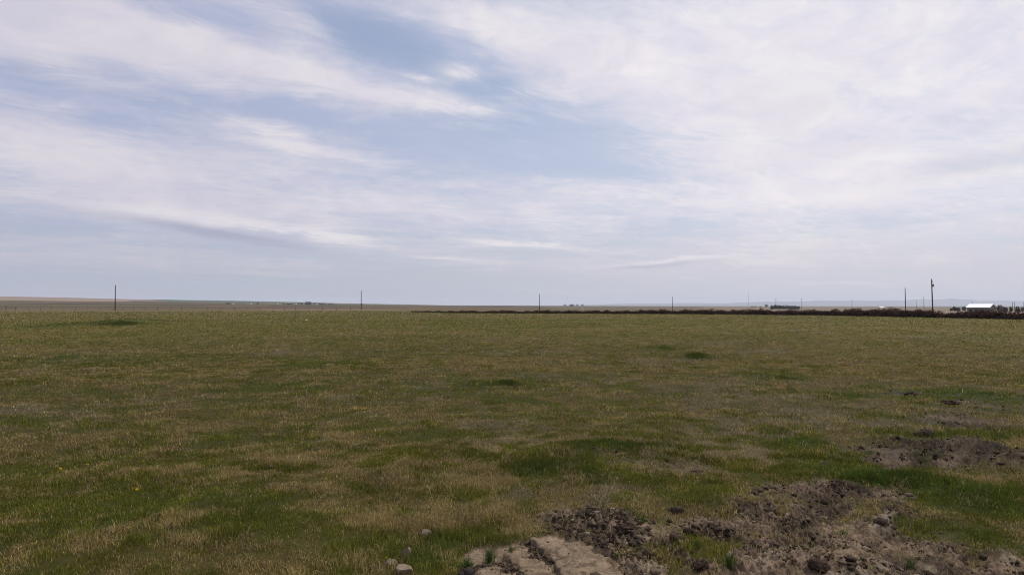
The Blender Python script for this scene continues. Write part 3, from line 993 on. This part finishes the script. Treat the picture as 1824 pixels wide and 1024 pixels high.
# dark tussock humps farther out
for px, py, rx, ry, hh, lab in ((215, 579, 44, 3.4, 0.34, 'low dark green grassy hump at the far left below the first pole'),
                                (1240, 639, 34, 4.5, 0.13, 'dark green tussock in the pasture right of the middle'),
                                (1390, 676, 46, 5.0, 0.12, 'flat dark green tussock nearer than the one right of the middle'),
                                (1184, 622, 24, 4.0, 0.16, 'bright green tussock in the pasture, left of the darkest one'),
                                (905, 690, 46, 5.0, 0.10, 'flat green tussock in the pasture near the middle')):
    X, Y = gp(px, py)
    n = 1900
    a, rr_ = rng.uniform(0, 6.28, n), np.abs(rng.normal(0, 0.55, n))
    rr_ = rr_ * (0.75 + 0.5 * np.sin(a * 3 + px) * np.sin(a * 5 + 1))
    sx, sy = rx / F * Y, abs(gp(px, py - ry)[1] - gp(px, py + ry)[1]) / 2
    xx, yy = rr_ * np.cos(a) * sx, rr_ * np.sin(a) * sy
    zz = height(X + xx, Y + yy) - hz(X, Y)
    col = lerp(np.array((0.050, 0.072, 0.012)), np.array((0.105, 0.112, 0.026)), rng.random(n)) * rng.uniform(0.7, 1.2, n)[:, None]
    if 'bright' in lab:
        col = col * 1.35
    v, lo, st, ct, vc = blades(np.stack([xx, yy, zz - 0.02], -1), rng.uniform(0.35, 1.0, n) * hh * np.clip(1.1 - rr_ * 0.75, 0.2, 1.1), np.full(n, Y * 0.0010), rng.uniform(0, 6.28, n), rng.uniform(0.1, 0.9, n), col)
    o = link('grass_tussock', np_mesh('grass_tussock', v, lo, st, ct, vc), M_grass, loc=(X, Y, hz(X, Y)))
    prop(o, lab, 'tussock', 'dark grass tussocks out in the pasture')

# a few dandelions
bm = bmesh.new()
for k in range(3):
    for q in range(16 - k * 4):
        a = q / (16 - k * 4) * 2 * math.pi + k
        L, e = 0.019 - k * 0.005, 0.15 + k * 0.45
        p = [Vector((0, -0.0022, 0)), Vector((L * 0.7, -0.003, L * 0.7 * e)), Vector((L, 0, L * e)), Vector((L * 0.7, 0.003, L * 0.7 * e)), Vector((0, 0.0022, 0))]
        bm.faces.new([bm.verts.new(Matrix.Rotation(a, 3, 'Z') @ t) for t in p])
head_me = bm_mesh(bm, 'flower_head')
bm = bmesh.new()
tube(bm, (0, 0, -0.01), (0.004, 0, 0.07), 0.002, 0.0016, 6)
stem_me = bm_mesh(bm, 'stem')
FLOWERS = [(107, 836, 'leftmost dandelion of the scattered row in the left pasture'), (111, 840, 'dandelion just below the leftmost one'), (136, 840, 'lowest dandelion of the close pair in the row'),
           (141, 839, 'dandelion touching the right side of the lowest one'), (155, 830, 'dandelion above the close pair of the row'), (184, 830, 'dandelion right of the row, before the clear gap'),
           (255, 825, 'rightmost and brightest dandelion of the left pasture row'), (243, 880, 'dandelion alone nearer than all the others on the left'),
           (1723, 778, 'only dandelion on the right, in lush grass above the bare patch'), (1632, 747, 'pale dandelion by the narrow bare strip on the right')]
for px, py, lab in FLOWERS:
    X, Y = gp(px, py + 5)
    r_ = root('dandelion', (X, Y, hz(X, Y)), lab, 'dandelion', 'yellow dandelions in the grass', random.uniform(0, 6))
    h_ = link('flower_head', head_me, M_flower, r_, (0.004, 0, 0.068))
    s = random.uniform(0.7, 0.95)
    h_.scale = (s, s, s)
    h_.rotation_euler = (random.uniform(0.2, 0.6), random.uniform(-0.3, 0.3), 0)
    link('stem', stem_me, M_stem, r_)


# ------------------------------------------------------------------ brush hedge on the far side
def leafy(n, rx, ry, rz, cz, sx, cols, seed, up=0.35, jag=0.35):
    """a crown of n small leaf clumps spread through an uneven volume"""
    r_ = np.random.default_rng(seed)
    p = r_.normal(size=(n, 3))
    p /= np.linalg.norm(p, axis=1)[:, None]
    rad = r_.uniform(0.35, 1.0, n) ** 0.5
    dirs = r_.normal(size=(6, 3)) * 2.4
    ph = r_.uniform(0, 6.28, 6)
    k = 1 + jag * np.sin(p @ dirs.T + ph).mean(1) * 2.0
    c = p * (rad * k)[:, None] * np.array((rx, ry, rz)) + np.array((0, 0, cz))
    a, b = r_.normal(size=(n, 3)), r_.normal(size=(n, 3))
    a /= np.linalg.norm(a, axis=1)[:, None]
    b -= (a * b).sum(1)[:, None] * a
    b /= np.linalg.norm(b, axis=1)[:, None]
    s = r_.uniform(0.6, 1.4, n)[:, None] * sx
    v = np.stack([c - a * s, c - b * s * 0.5, c + a * s, c + b * s * 0.5], 1).reshape(-1, 3)
    v[:, 2] = np.maximum(v[:, 2], 0.0)
    col = np.asarray(cols)[r_.integers(0, len(cols), n)] * r_.uniform(0.7, 1.3, n)[:, None]
    return v, np.repeat(col, 4, 0)


def quad_mesh(name, v, c):
    n = len(v) // 4
    return np_mesh(name, v, np.arange(n * 4), np.arange(n) * 4, np.full(n, 4), c)


BR = [(0.120, 0.054, 0.028), (0.085, 0.040, 0.024), (0.135, 0.068, 0.034), (0.060, 0.034, 0.024), (0.050, 0.036, 0.030)]
brush_me = []
for k in range(9):
    v, c = leafy(1000, 1.0, 0.8, 0.60, 0.44, 0.085, BR, 600 + k, jag=0.55)
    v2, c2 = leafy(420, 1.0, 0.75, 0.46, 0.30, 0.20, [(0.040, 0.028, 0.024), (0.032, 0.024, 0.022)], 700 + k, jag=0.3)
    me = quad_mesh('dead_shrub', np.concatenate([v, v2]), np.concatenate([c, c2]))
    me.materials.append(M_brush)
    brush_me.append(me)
HL = [(-27, 186), (-15, 163), (39, 138), (57, 118), (63.5, 87), (67, 70), (69, 55)]
HH = [0.42, 0.55, 0.90, 1.12, 1.02, 1.15, 1.15]
seglen = [0]
for a, b in zip(HL, HL[1:]):
    seglen.append(seglen[-1] + math.hypot(b[0] - a[0], b[1] - a[1]))
s, q = 0.0, 0
while s < seglen[-1]:
    X, Y = np.interp(s, seglen, [p[0] for p in HL]), np.interp(s, seglen, [p[1] for p in HL])
    H = np.interp(s, seglen, HH) * random.uniform(0.78, 1.18)
    pxx = 912 + F * X / Y
    gap = 1782 < pxx < 1800
    if pxx < 800 and random.random() < 0.35:
        s += 1.1
        continue
    if 1662 < pxx < 1694:
        H *= 0.62
    if gap:
        H *= 0.45
    wv = random.uniform(0.85, 1.25)
    o = link('dead_shrub', brush_me[q % 9], M_brush)
    X += random.uniform(-0.4, 0.4)
    Y += random.uniform(-0.4, 0.4)
    o.location = (X, Y, hz(X, Y) - 0.04)
    o.scale = (wv, wv, H)
    o.rotation_euler = (0, 0, random.uniform(0, 6.28))
    lab = 'low dead shrub in the gap of the hedge, right of the white roofed barn' if gap else 'rusty brown dead shrub in the dark hedge along the far edge of the pasture'
    prop(o, lab, 'shrub', 'dead shrubs of the hedge' if not gap else 'low shrubs in the hedge gap')
    q += 1
    s += wv * (0.98 if pxx > 900 else 1.1)


# ------------------------------------------------------------------ utility poles
def pole(px, ytop, Y, label, base_y=None, lean=0.0, arm=False, transformer=False, extra=0.0):
    X = xat(px, Y)
    zb = hz(X, Y)
    zt = at(px, ytop, Y)[2]
    H = zt - zb
    r_ = root('utility_pole', (X, Y, zb), label, 'utility pole', 'power poles crossing the fields')
    r_.rotation_euler = (0, R(lean), 0)
    k = extra
    bm = bmesh.new()
    tube(bm, (0, 0, -0.4), (0, 0, H - 0.25), 0.19 + k, 0.12 + k, 10)
    link('shaft', bm_mesh(bm, 'shaft', True), M_pole, r_)
    bm = bmesh.new()
    tube(bm, (0, 0, H - 0.25), (0, 0, H - 0.08), 0.05 + k, 0.05 + k, 6)
    tube(bm, (0, 0, H - 0.08), (0, 0, H + 0.06), 0.075 + k, 0.04 + k, 8)
    link('insulator', bm_mesh(bm, 'insulator', True), M_steel, r_)
    if arm:
        bm = bmesh.new()
        box(bm, (0, 0.16, H - 0.55), (1.9, 0.11, 0.13))
        link('crossarm', bm_mesh(bm, 'crossarm'), M_pole, r_)
    if transformer:
        bm = bmesh.new()
        tube(bm, (0.38, 0, H - 2.10), (0.38, 0, H - 1.48), 0.19, 0.19, 14)
        tube(bm, (0.38, 0, H - 1.48), (0.38, 0, H - 1.40), 0.21, 0.15, 14)
        t_ = link('transformer', bm_mesh(bm, 'transformer', True), M_steel, r_)
        bm = bmesh.new()
        tube(bm, (0.38, 0, H - 1.40), (0.38, 0, H - 1.12), 0.05, 0.04, 8)
        link('bushing', bm_mesh(bm, 'bushing', True), M_steel, t_)
        bm = bmesh.new()
        tube(bm, (0.14, 0, H - 0.55), (0.36, 0, H - 0.95), 0.05, 0.05, 8)
        tube(bm, (0.10, 0, H - 0.62), (0.24, 0, H - 0.50), 0.03, 0.03, 6)
        link('cutout', bm_mesh(bm, 'cutout', True), M_steel, r_)
        bm = bmesh.new()
        box(bm, (0.2, 0, H - 1.6), (0.30, 0.08, 0.10))
        box(bm, (0.2, 0, H - 2.1), (0.30, 0.08, 0.10))
        link('bracket', bm_mesh(bm, 'bracket'), M_steel, r_)
    return r_


pole(205.3, 507.5, 262, 'thick pole standing alone at the left behind the wire fence', extra=0.02)
pole(643.5, 517, 318, 'second pole from the left, right of the distant farmstead')
pole(961, 523, 350, 'pole near the middle of the skyline, at the thin end of the hedge')
pole(1198, 528, 420, 'pole midway between the middle of the skyline and the dark grove')
pole(1382, 531, 640, 'pole rising directly out of the dark distant grove', arm=True)
pole(1428, 531, 640, 'pole with a crossarm just right of the dark distant grove', arm=True)
pole(1517.5, 532.5, 620, 'small pole left of the tiny white far building')
pole(1612.5, 512, 240, 'tall plain pole left of the transformer pole')
pole(1632, 536, 760, 'smallest faint pole between the two tall poles')
pole(1645.5, 528.5, 460, 'thin middle sized pole just left of the transformer pole')
pole(1661.5, 496.5, 178, 'tallest leaning pole carrying a grey transformer', lean=-1.3, transformer=True)
pole(1731.5, 536.5, 520, 'pole top showing above the left end of the white barn roof')
pole(1803, 537, 560, 'left one of two thin poles right of the white barn', extra=0.02)
pole(1807, 537, 575, 'right one of two thin poles right of the white barn', extra=0.02)
pole(1823.3, 537, 500, 'pole at the right edge of the photo')

# lattice mast, far off in the haze
Y = 4200
X = xat(1333, Y)
zb = hz(X, Y)
Hm = at(1333, 520, Y)[2] - zb
mr = root('radio_mast', (X, Y, zb), 'tall faint lattice mast far off, left of the dark grove', 'mast')
bm = bmesh.new()
for k in range(3):
    a = k * 2.094
    tube(bm, (1.1 * math.cos(a), 1.1 * math.sin(a), -1), (0.8 * math.cos(a), 0.8 * math.sin(a), Hm), 0.22, 0.18, 6)
link('mast_leg', bm_mesh(bm, 'mast_leg'), M_steel, mr)
bm = bmesh.new()
nb = 24
for k in range(nb):
    z0, z1 = Hm * k / nb, Hm * (k + 1) / nb
    for q in range(3):
        a, b = q * 2.094, (q + 1) * 2.094
        tube(bm, (math.cos(a), math.sin(a), z0), (math.cos(b), math.sin(b), z1), 0.08, 0.08, 4)
link('bracing', bm_mesh(bm, 'bracing'), M_steel, mr)

# ------------------------------------------------------------------ wire fence, left
FY = 272.0
fr = root('wire_fence', (0, FY, 0), 'low wire fence on thin wooden posts along the left end of the pasture', 'fence')
fx = -214.0
bm0 = bmesh.new()
tube(bm0, (0, 0, -0.3), (0, 0, 1.35), 0.075, 0.065, 8)
post_me = bm_mesh(bm0, 'post', True)
tops = []
while fx < -62:
    o = link('post', post_me, M_post, fr, (fx, random.uniform(-0.1, 0.1), hz(fx, FY)))
    o.scale = (1, 1, random.uniform(0.85, 1.15))
    o.rotation_euler = (random.uniform(-.05, .05), random.uniform(-.06, .06), 0)
    tops.append((fx, hz(fx, FY)))
    fx += random.uniform(4.2, 5.6)
for hgt in (0.4, 0.75, 1.1):
    bm = bmesh.new()
    for (a, za), (b, zb_) in zip(tops, tops[1:]):
        tube(bm, (a, -0.09, za + hgt), (b, -0.09, zb_ + hgt), 0.006, 0.006, 4)
    link('wire', bm_mesh(bm, 'wire'), M_steel, fr)
gx = xat(10, FY)
bm = bmesh.new()
tube(bm, (gx, 0.3, hz(gx, FY) - .3), (gx, 0.3, hz(gx, FY) + 2.0), 0.13, 0.12, 8)
link('corner_post', bm_mesh(bm, 'corner_post'), M_post, fr)
bm = bmesh.new()
gx2 = xat(32, FY)
tube(bm, (gx, 0.3, hz(gx, FY) + 0.75), (gx2, 0.1, hz(gx2, FY) + 0.75), 0.09, 0.09, 6)
link('brace_rail', bm_mesh(bm, 'brace_rail'), M_post, fr)


# ------------------------------------------------------------------ buildings
def building(name, px0, px1, y_eave, y_ridge, Y, depth, label, cat, wall_m, roof_m, group=None, rz=0.0, door=True, windows=2, base=None):
    x0, x1 = xat(px0, Y), xat(px1, Y)
    Wd = x1 - x0
    cx = (x0 + x1) / 2
    zb = hz(cx, Y) if base is None else base
    he = at((px0 + px1) / 2, y_eave, Y)[2] - zb
    hr = at((px0 + px1) / 2, y_ridge, Y + depth / 2)[2] - zb
    he = max(he, 1.6)
    hr = max(hr, he + 0.5)
    r_ = root(name, (cx, Y + depth / 2, zb), label, cat, group, rz)
    hw, hd = Wd / 2, depth / 2
    bm = bmesh.new()
    P = [(-hw, -hd), (hw, -hd), (hw, hd), (-hw, hd)]
    lo = [bm.verts.new((a, b, -1.0)) for a, b in P]
    up = [bm.verts.new((a, b, he)) for a, b in P]
    ga, gb = bm.verts.new((-hw, 0, hr)), bm.verts.new((hw, 0, hr))
    bm.faces.new([lo[0], lo[1], up[1], up[0]])
    bm.faces.new([lo[2], lo[3], up[3], up[2]])
    bm.faces.new([lo[1], lo[2], up[2], gb, up[1]])
    bm.faces.new([lo[3], lo[0], up[0], ga, up[3]])
    link('wall', bm_mesh(bm, 'wall'), wall_m, r_)
    sl = (hr - he) / hd
    ov, th = 0.45, 0.14
    bm = bmesh.new()
    for sgn in (-1, 1):
        e0 = (sgn * (hd + ov), he - sl * ov + 0.02)
        e1 = (0, hr + 0.02)
        vs = []
        for xx in (-hw - ov, hw + ov):
            vs.append([bm.verts.new((xx, e0[0], e0[1])), bm.verts.new((xx, e1[0], e1[1])), bm.verts.new((xx, e1[0], e1[1] + th)), bm.verts.new((xx, e0[0], e0[1] + th))])
        a, b = vs
        for k in range(4):
            bm.faces.new([a[k], a[(k + 1) % 4], b[(k + 1) % 4], b[k]])
        bm.faces.new(a)
        bm.faces.new(b)
    link('roof', bm_mesh(bm, 'roof'), roof_m, r_)
    if door:
        bm = bmesh.new()
        box(bm, (hw * 0.25, -hd - 0.03, min(2.1, he * 0.85) / 2), (min(1.2, Wd * 0.2), 0.06, min(2.1, he * 0.85)))
        link('door', bm_mesh(bm, 'door'), M_door, r_)
    for k in range(windows):
        bm = bmesh.new()
        box(bm, (-hw * 0.7 + k * hw * 0.55, -hd - 0.03, he * 0.58), (min(1.3, Wd * 0.14), 0.06, min(1.0, he * 0.35)))
        link('window', bm_mesh(bm, 'window'), M_glass, r_)
    return r_


# barn with the white roof, right
barn = building('barn', 1739, 1774, 547.3, 541.8, 296, 6.4, 'long low barn with a bright white metal roof and grey green walls', 'barn', M_wallg, M_roofw, rz=R(-55), windows=3)
building('lean_to', 1770, 1775, 546.6, 545.2, 301, 3.0, 'small dark shed with a white roof at the right end of the barn', 'shed', M_walld, M_roofw, windows=0, rz=R(-55))
building('far_shed', 1567.5, 1575.5, 547.3, 545.9, 1500, 12, 'tiny white building far away right of the small pole', 'building', M_wallw, M_roofw, windows=0, door=False)
# farmstead on the left skyline
GF = 'buildings of the distant farmstead'
building('farmhouse', 543.5, 552.5, 540.5, 537.6, 1480, 9, 'darkest square farmhouse at the right of the distant farmstead', 'house', M_walld, M_roofd, GF)
building('farm_barn', 510, 520, 540.6, 538.4, 1500, 12, 'wide grey barn left of the darkest farmhouse', 'barn', M_walld, M_roofg, GF)
building('farm_shed', 521.5, 527.5, 541.2, 539.8, 1500, 7, 'pale shed between the grey barn and the farmhouse', 'shed', M_wallw, M_roofg, GF, windows=0)
building('farm_shed', 557, 564, 541.0, 539.6, 1520, 7, 'pale low shed just right of the darkest farmhouse', 'shed', M_wallw, M_roofd, GF, windows=1)
building('farm_shed', 568, 578, 541.2, 540.0, 1540, 7, 'long low dark shed at the right of the farmstead', 'shed', M_walld, M_roofd, GF, windows=1)
building('farmhouse', 402, 409, 541.2, 538.8, 1450, 8, 'small dark house at the left of the farmstead', 'house', M_walld, M_roofd, GF)
building('farm_shed', 409.8, 415, 541.0, 539.6, 1455, 6, 'white shed joined to the right of the small dark house', 'shed', M_wallw, M_roofg, GF, windows=0)
building('farm_shed', 441, 447, 541.3, 540.0, 1480, 6, 'pale shed left of the lone farmstead tree', 'shed', M_wallw, M_roofg, GF, windows=0)
building('farm_shed', 489, 494, 541.4, 540.2, 1500, 6, 'pale shed left of the wide grey barn', 'shed', M_wallw, M_roofd, GF, windows=0)
building('far_farmhouse', 1015, 1022, 543.8, 542.0, 2300, 12, 'dark house on the skyline among small trees right of the middle pole', 'house', M_walld, M_roofd, windows=0)


# ------------------------------------------------------------------ distant trees
def tree(px, ytop, Y, wpx, label, cols, group, n=420, shape='round', tr=0.34, bare=False):
    X = xat(px, Y)
    zb = hz(X, Y)
    H = max(at(px, ytop, Y)[2] - zb, 2.0)
    wr = wpx / F * Y / 2
    r_ = root('tree', (X, Y, zb), label, 'tree', group, random.uniform(0, 6))
    bm = bmesh.new()
    th = H * (0.75 if not bare else 0.55)
    tube(bm, (0, 0, -0.5), (0, 0, th), 0.03 * H, 0.012 * H, 7)
    for k in range(6):
        a = k * 1.05 + random.random()
        z0 = H * random.uniform(0.2, 0.5)
        tube(bm, (0, 0, z0), (wr * 0.7 * math.cos(a), wr * 0.7 * math.sin(a), min(H * 0.9, z0 + H * random.uniform(.2, .4))), 0.012 * H, 0.004 * H, 5)
    link('trunk', bm_mesh(bm, 'trunk'), M_trunk, r_)
    cz = H * (0.54 if not bare else 0.6)
    v, c = leafy(n, wr, wr * 0.8, H * 0.46 if not bare else H * 0.4, cz, H * 0.10 if not bare else H * 0.075, cols, int(px * 10) % 9999, jag=0.4)
    link('crown', quad_mesh('crown', v, c), M_leaf, r_)
    return r_


DK = [(0.022, 0.028, 0.018), (0.030, 0.036, 0.022), (0.026, 0.026, 0.022)]
BROWN = [(0.055, 0.042, 0.040), (0.040, 0.034, 0.034), (0.065, 0.048, 0.040)]
LILAC = [(0.13, 0.105, 0.105), (0.10, 0.085, 0.090), (0.15, 0.12, 0.115)]
GG = 'dark trees of the distant grove'
for k, (px, yt, w) in enumerate(((1375, 543.8, 7), (1380, 543.2, 7), (1385, 543.8, 7), (1390, 543.4, 7), (1395, 543.8, 6), (1401, 544.4, 6), (1406, 544.8, 6), (1411, 544.4, 6), (1417, 543.8, 6), (1422, 544.4, 6))):
    tree(px, yt, 950 + (k % 3) * 8, w, 'dark tree in the dense distant grove on the right skyline', DK, GG)
tree(1365, 541.4, 1300, 6.5, 'pale bare crowned tree at the left end of the dark grove', LILAC, None, 260, bare=True)
for px, yt, lab in ((1339, 545.0, 'leftmost tiny tree on the skyline left of the grove'), (1345, 545.2, 'middle tiny tree on the skyline left of the grove'), (1354, 545.2, 'tiny tree nearest the grove on its left')):
    tree(px, yt, 1500, 3.6, lab, DK, 'tiny skyline trees', 200)
for px, yt, w, Y, cols, lab in ((1700, 546.2, 9, 520, BROWN, 'round brown bare tree left of the white barn'), (1706, 547.2, 7, 530, BROWN, 'lower brown tree close to the white barn'), (1694, 547.6, 6, 540, BROWN, 'smallest brown tree left of the white barn'),
                                (1717, 546.2, 9, 600, [(0.06, 0.065, 0.06), (0.045, 0.05, 0.048)], 'grey green tree just left of the white barn'), (1780, 543.2, 12, 420, LILAC, 'wide lilac grey bare tree behind the small dark shed'),
                                (1790, 547.0, 7, 430, BROWN, 'low brown bush right of the lilac bare tree'), (1800, 546.4, 4, 430, DK, 'narrow dark tree by the two thin poles'),
                                (1812, 546.8, 9, 420, [(0.022, 0.034, 0.018), (0.03, 0.04, 0.022)], 'dark green round tree near the right edge'), (1821, 547.4, 5, 440, LILAC, 'pale bush at the right edge')):
    tree(px, yt, Y, w, lab, cols, None, 420, bare=(cols is LILAC))
for k, px in enumerate((112, 118, 123, 128, 134, 140, 146, 153)):
    tree(px, 533.2 + 0.5 * (k % 3), 3300, 5.5, 'faint dark tree of the far row on the left ridge', DK, 'trees of the far row on the ridge', 160)
for px, yt, w, lab in ((459.5, 538.8, 5, 'lone tree in the middle of the distant farmstead'), (505.5, 539.6, 5, 'dark tree left of the wide grey barn'), (531, 539.4, 6, 'tree right of the pale middle shed'), (537, 538.8, 6, 'tree touching the left of the darkest farmhouse'),
                       (587, 540.0, 6, 'dark low tree right of the long dark shed'), (593, 540.6, 7, 'last dark low tree at the right end of the farmstead')):
    tree(px, yt, 1500, w, lab, DK, 'trees of the distant farmstead', 240)
for px, lab in ((1006, 'left small tree beside the skyline house'), (1028, 'tree touching the right of the skyline house'), (1037, 'rightmost small tree by the skyline house'), (644, 'small tree behind the second pole')):
    tree(px, 541.6 if px != 644 else 540.6, 2300 if px != 644 else 1800, 6, lab, DK, None, 200)
for px, lab in ((1466, 'left low tree of the far line right of the grove'), (1480, 'middle low tree of the far line right of the grove'), (1495, 'right low tree of the far line right of the grove')):
    tree(px, 546.0, 2200, 12, lab, BROWN, None, 200)

# pale rubble by the hedge and pale marker stakes
for k, (px, py, s, lab) in enumerate(((1667, 552.2, 0.55, 'largest pale stone heap beside the transformer pole'), (1672, 553.0, 0.42, 'second pale stone heap right of the transformer pole'), (1682, 552.8, 0.34, 'third pale stone heap right of the transformer pole'), (1687, 552.8, 0.34, 'rightmost pale stone heap behind the hedge'))):
    p = at(px, py - 2.6, 172)
    co, f = lump(900 + k, 3, 0.3, 0.6)
    zg = hz(p[0], 172)
    hh = max(p[2] + 0.35 - zg, 0.6)
    co = co * np.array((s * 1.4, s, hh))
    o = link('stone_heap', np_mesh('stone_heap', co, f.ravel(), np.arange(len(f)) * 3, np.full(len(f), 3)), M_rubble, loc=(p[0], 172, zg))
    prop(o, lab, 'stone heap', 'pale stone heaps behind the hedge')
for px, yt, Y, lab in ((1036.5, 544.2, 260, 'tall white marker stake behind the hedge'), (1033, 548.8, 255, 'short white stake left of the tall one'), (1039.5, 549.0, 255, 'short white stake right of the tall one')):
    X = xat(px, Y)
    zb = hz(X, Y)
    bm = bmesh.new()
    H = max(at(px, yt, Y)[2] - zb, 0.8)
    tube(bm, (0, 0, -0.3), (0, 0, H - 0.08), 0.05, 0.05, 8)
    tube(bm, (0, 0, H - 0.08), (0, 0, H), 0.05, 0.012, 8)
    o = link('marker_stake', bm_mesh(bm, 'marker_stake'), M_wallw, loc=(X, Y, zb))
    prop(o, lab, 'marker stake', 'white marker stakes')

# ------------------------------------------------------------------ far hills on the right
na_, D0 = 260, 19500.0
hv, hf = [], []
pxs = np.linspace(980, 2600, na_)
for k, p in enumerate(pxs):
    X = (p - 912) / F * D0
    crest = np.interp(p, [980, 1050, 1150, 1260, 1400, 1560, 1700, 1790, 1900, 2600], [0, 50, 105, 110, 150, 215, 240, 205, 190, 190])
    crest *= D0 / 24000.0
    crest *= 0.75 + 0.5 * float(fbm(np.array([p]), np.array([3.0]), 70, 4, 950)[0])
    for t in np.linspace(0, 1, 7):
        hgt = crest * math.sin(t * math.pi) ** 0.8 * (0.9 + 0.2 * float(fbm(np.array([p * 1.0]), np.array([t * 90]), 20, 3, 960)[0])) if 0 < t < 1 else -25
        hv.append((X * (0.96 + 0.1 * t), D0 * (0.96 + 0.1 * t), hgt))
for k in range(na_ - 1):
    for t in range(6):
        a = k * 7 + t
        hf.append((a, a + 7, a + 8, a + 1))
me = bpy.data.meshes.new('far_hills')
me.from_pydata(hv, [], hf)
for p in me.polygons:
    p.use_smooth = True
hills = link('far_hills', me, M_hill)
prop(hills, 'long blue hills faint on the right horizon', kind='structure')

# ------------------------------------------------------------------ the air
bm = bmesh.new()
box(bm, (0, 0, 85), (50000, 50000, 330))
hz_m = bpy.data.materials.new('thin_haze')
hz_m.use_nodes = True
t = hz_m.node_tree
t.nodes.clear()
out = t.nodes.new('ShaderNodeOutputMaterial')
pv = t.nodes.new('ShaderNodeVolumePrincipled')
pv.inputs['Color'].default_value = (0.80, 0.87, 1.0, 1)
pv.inputs['Density'].default_value = 7.0e-5
pv.inputs['Anisotropy'].default_value = 0.2
t.links.new(pv.outputs[0], out.inputs['Volume'])
haze = link('haze', bm_mesh(bm, 'haze'), hz_m)
prop(haze, 'thin pale blue haze lying over the plain', kind='stuff')
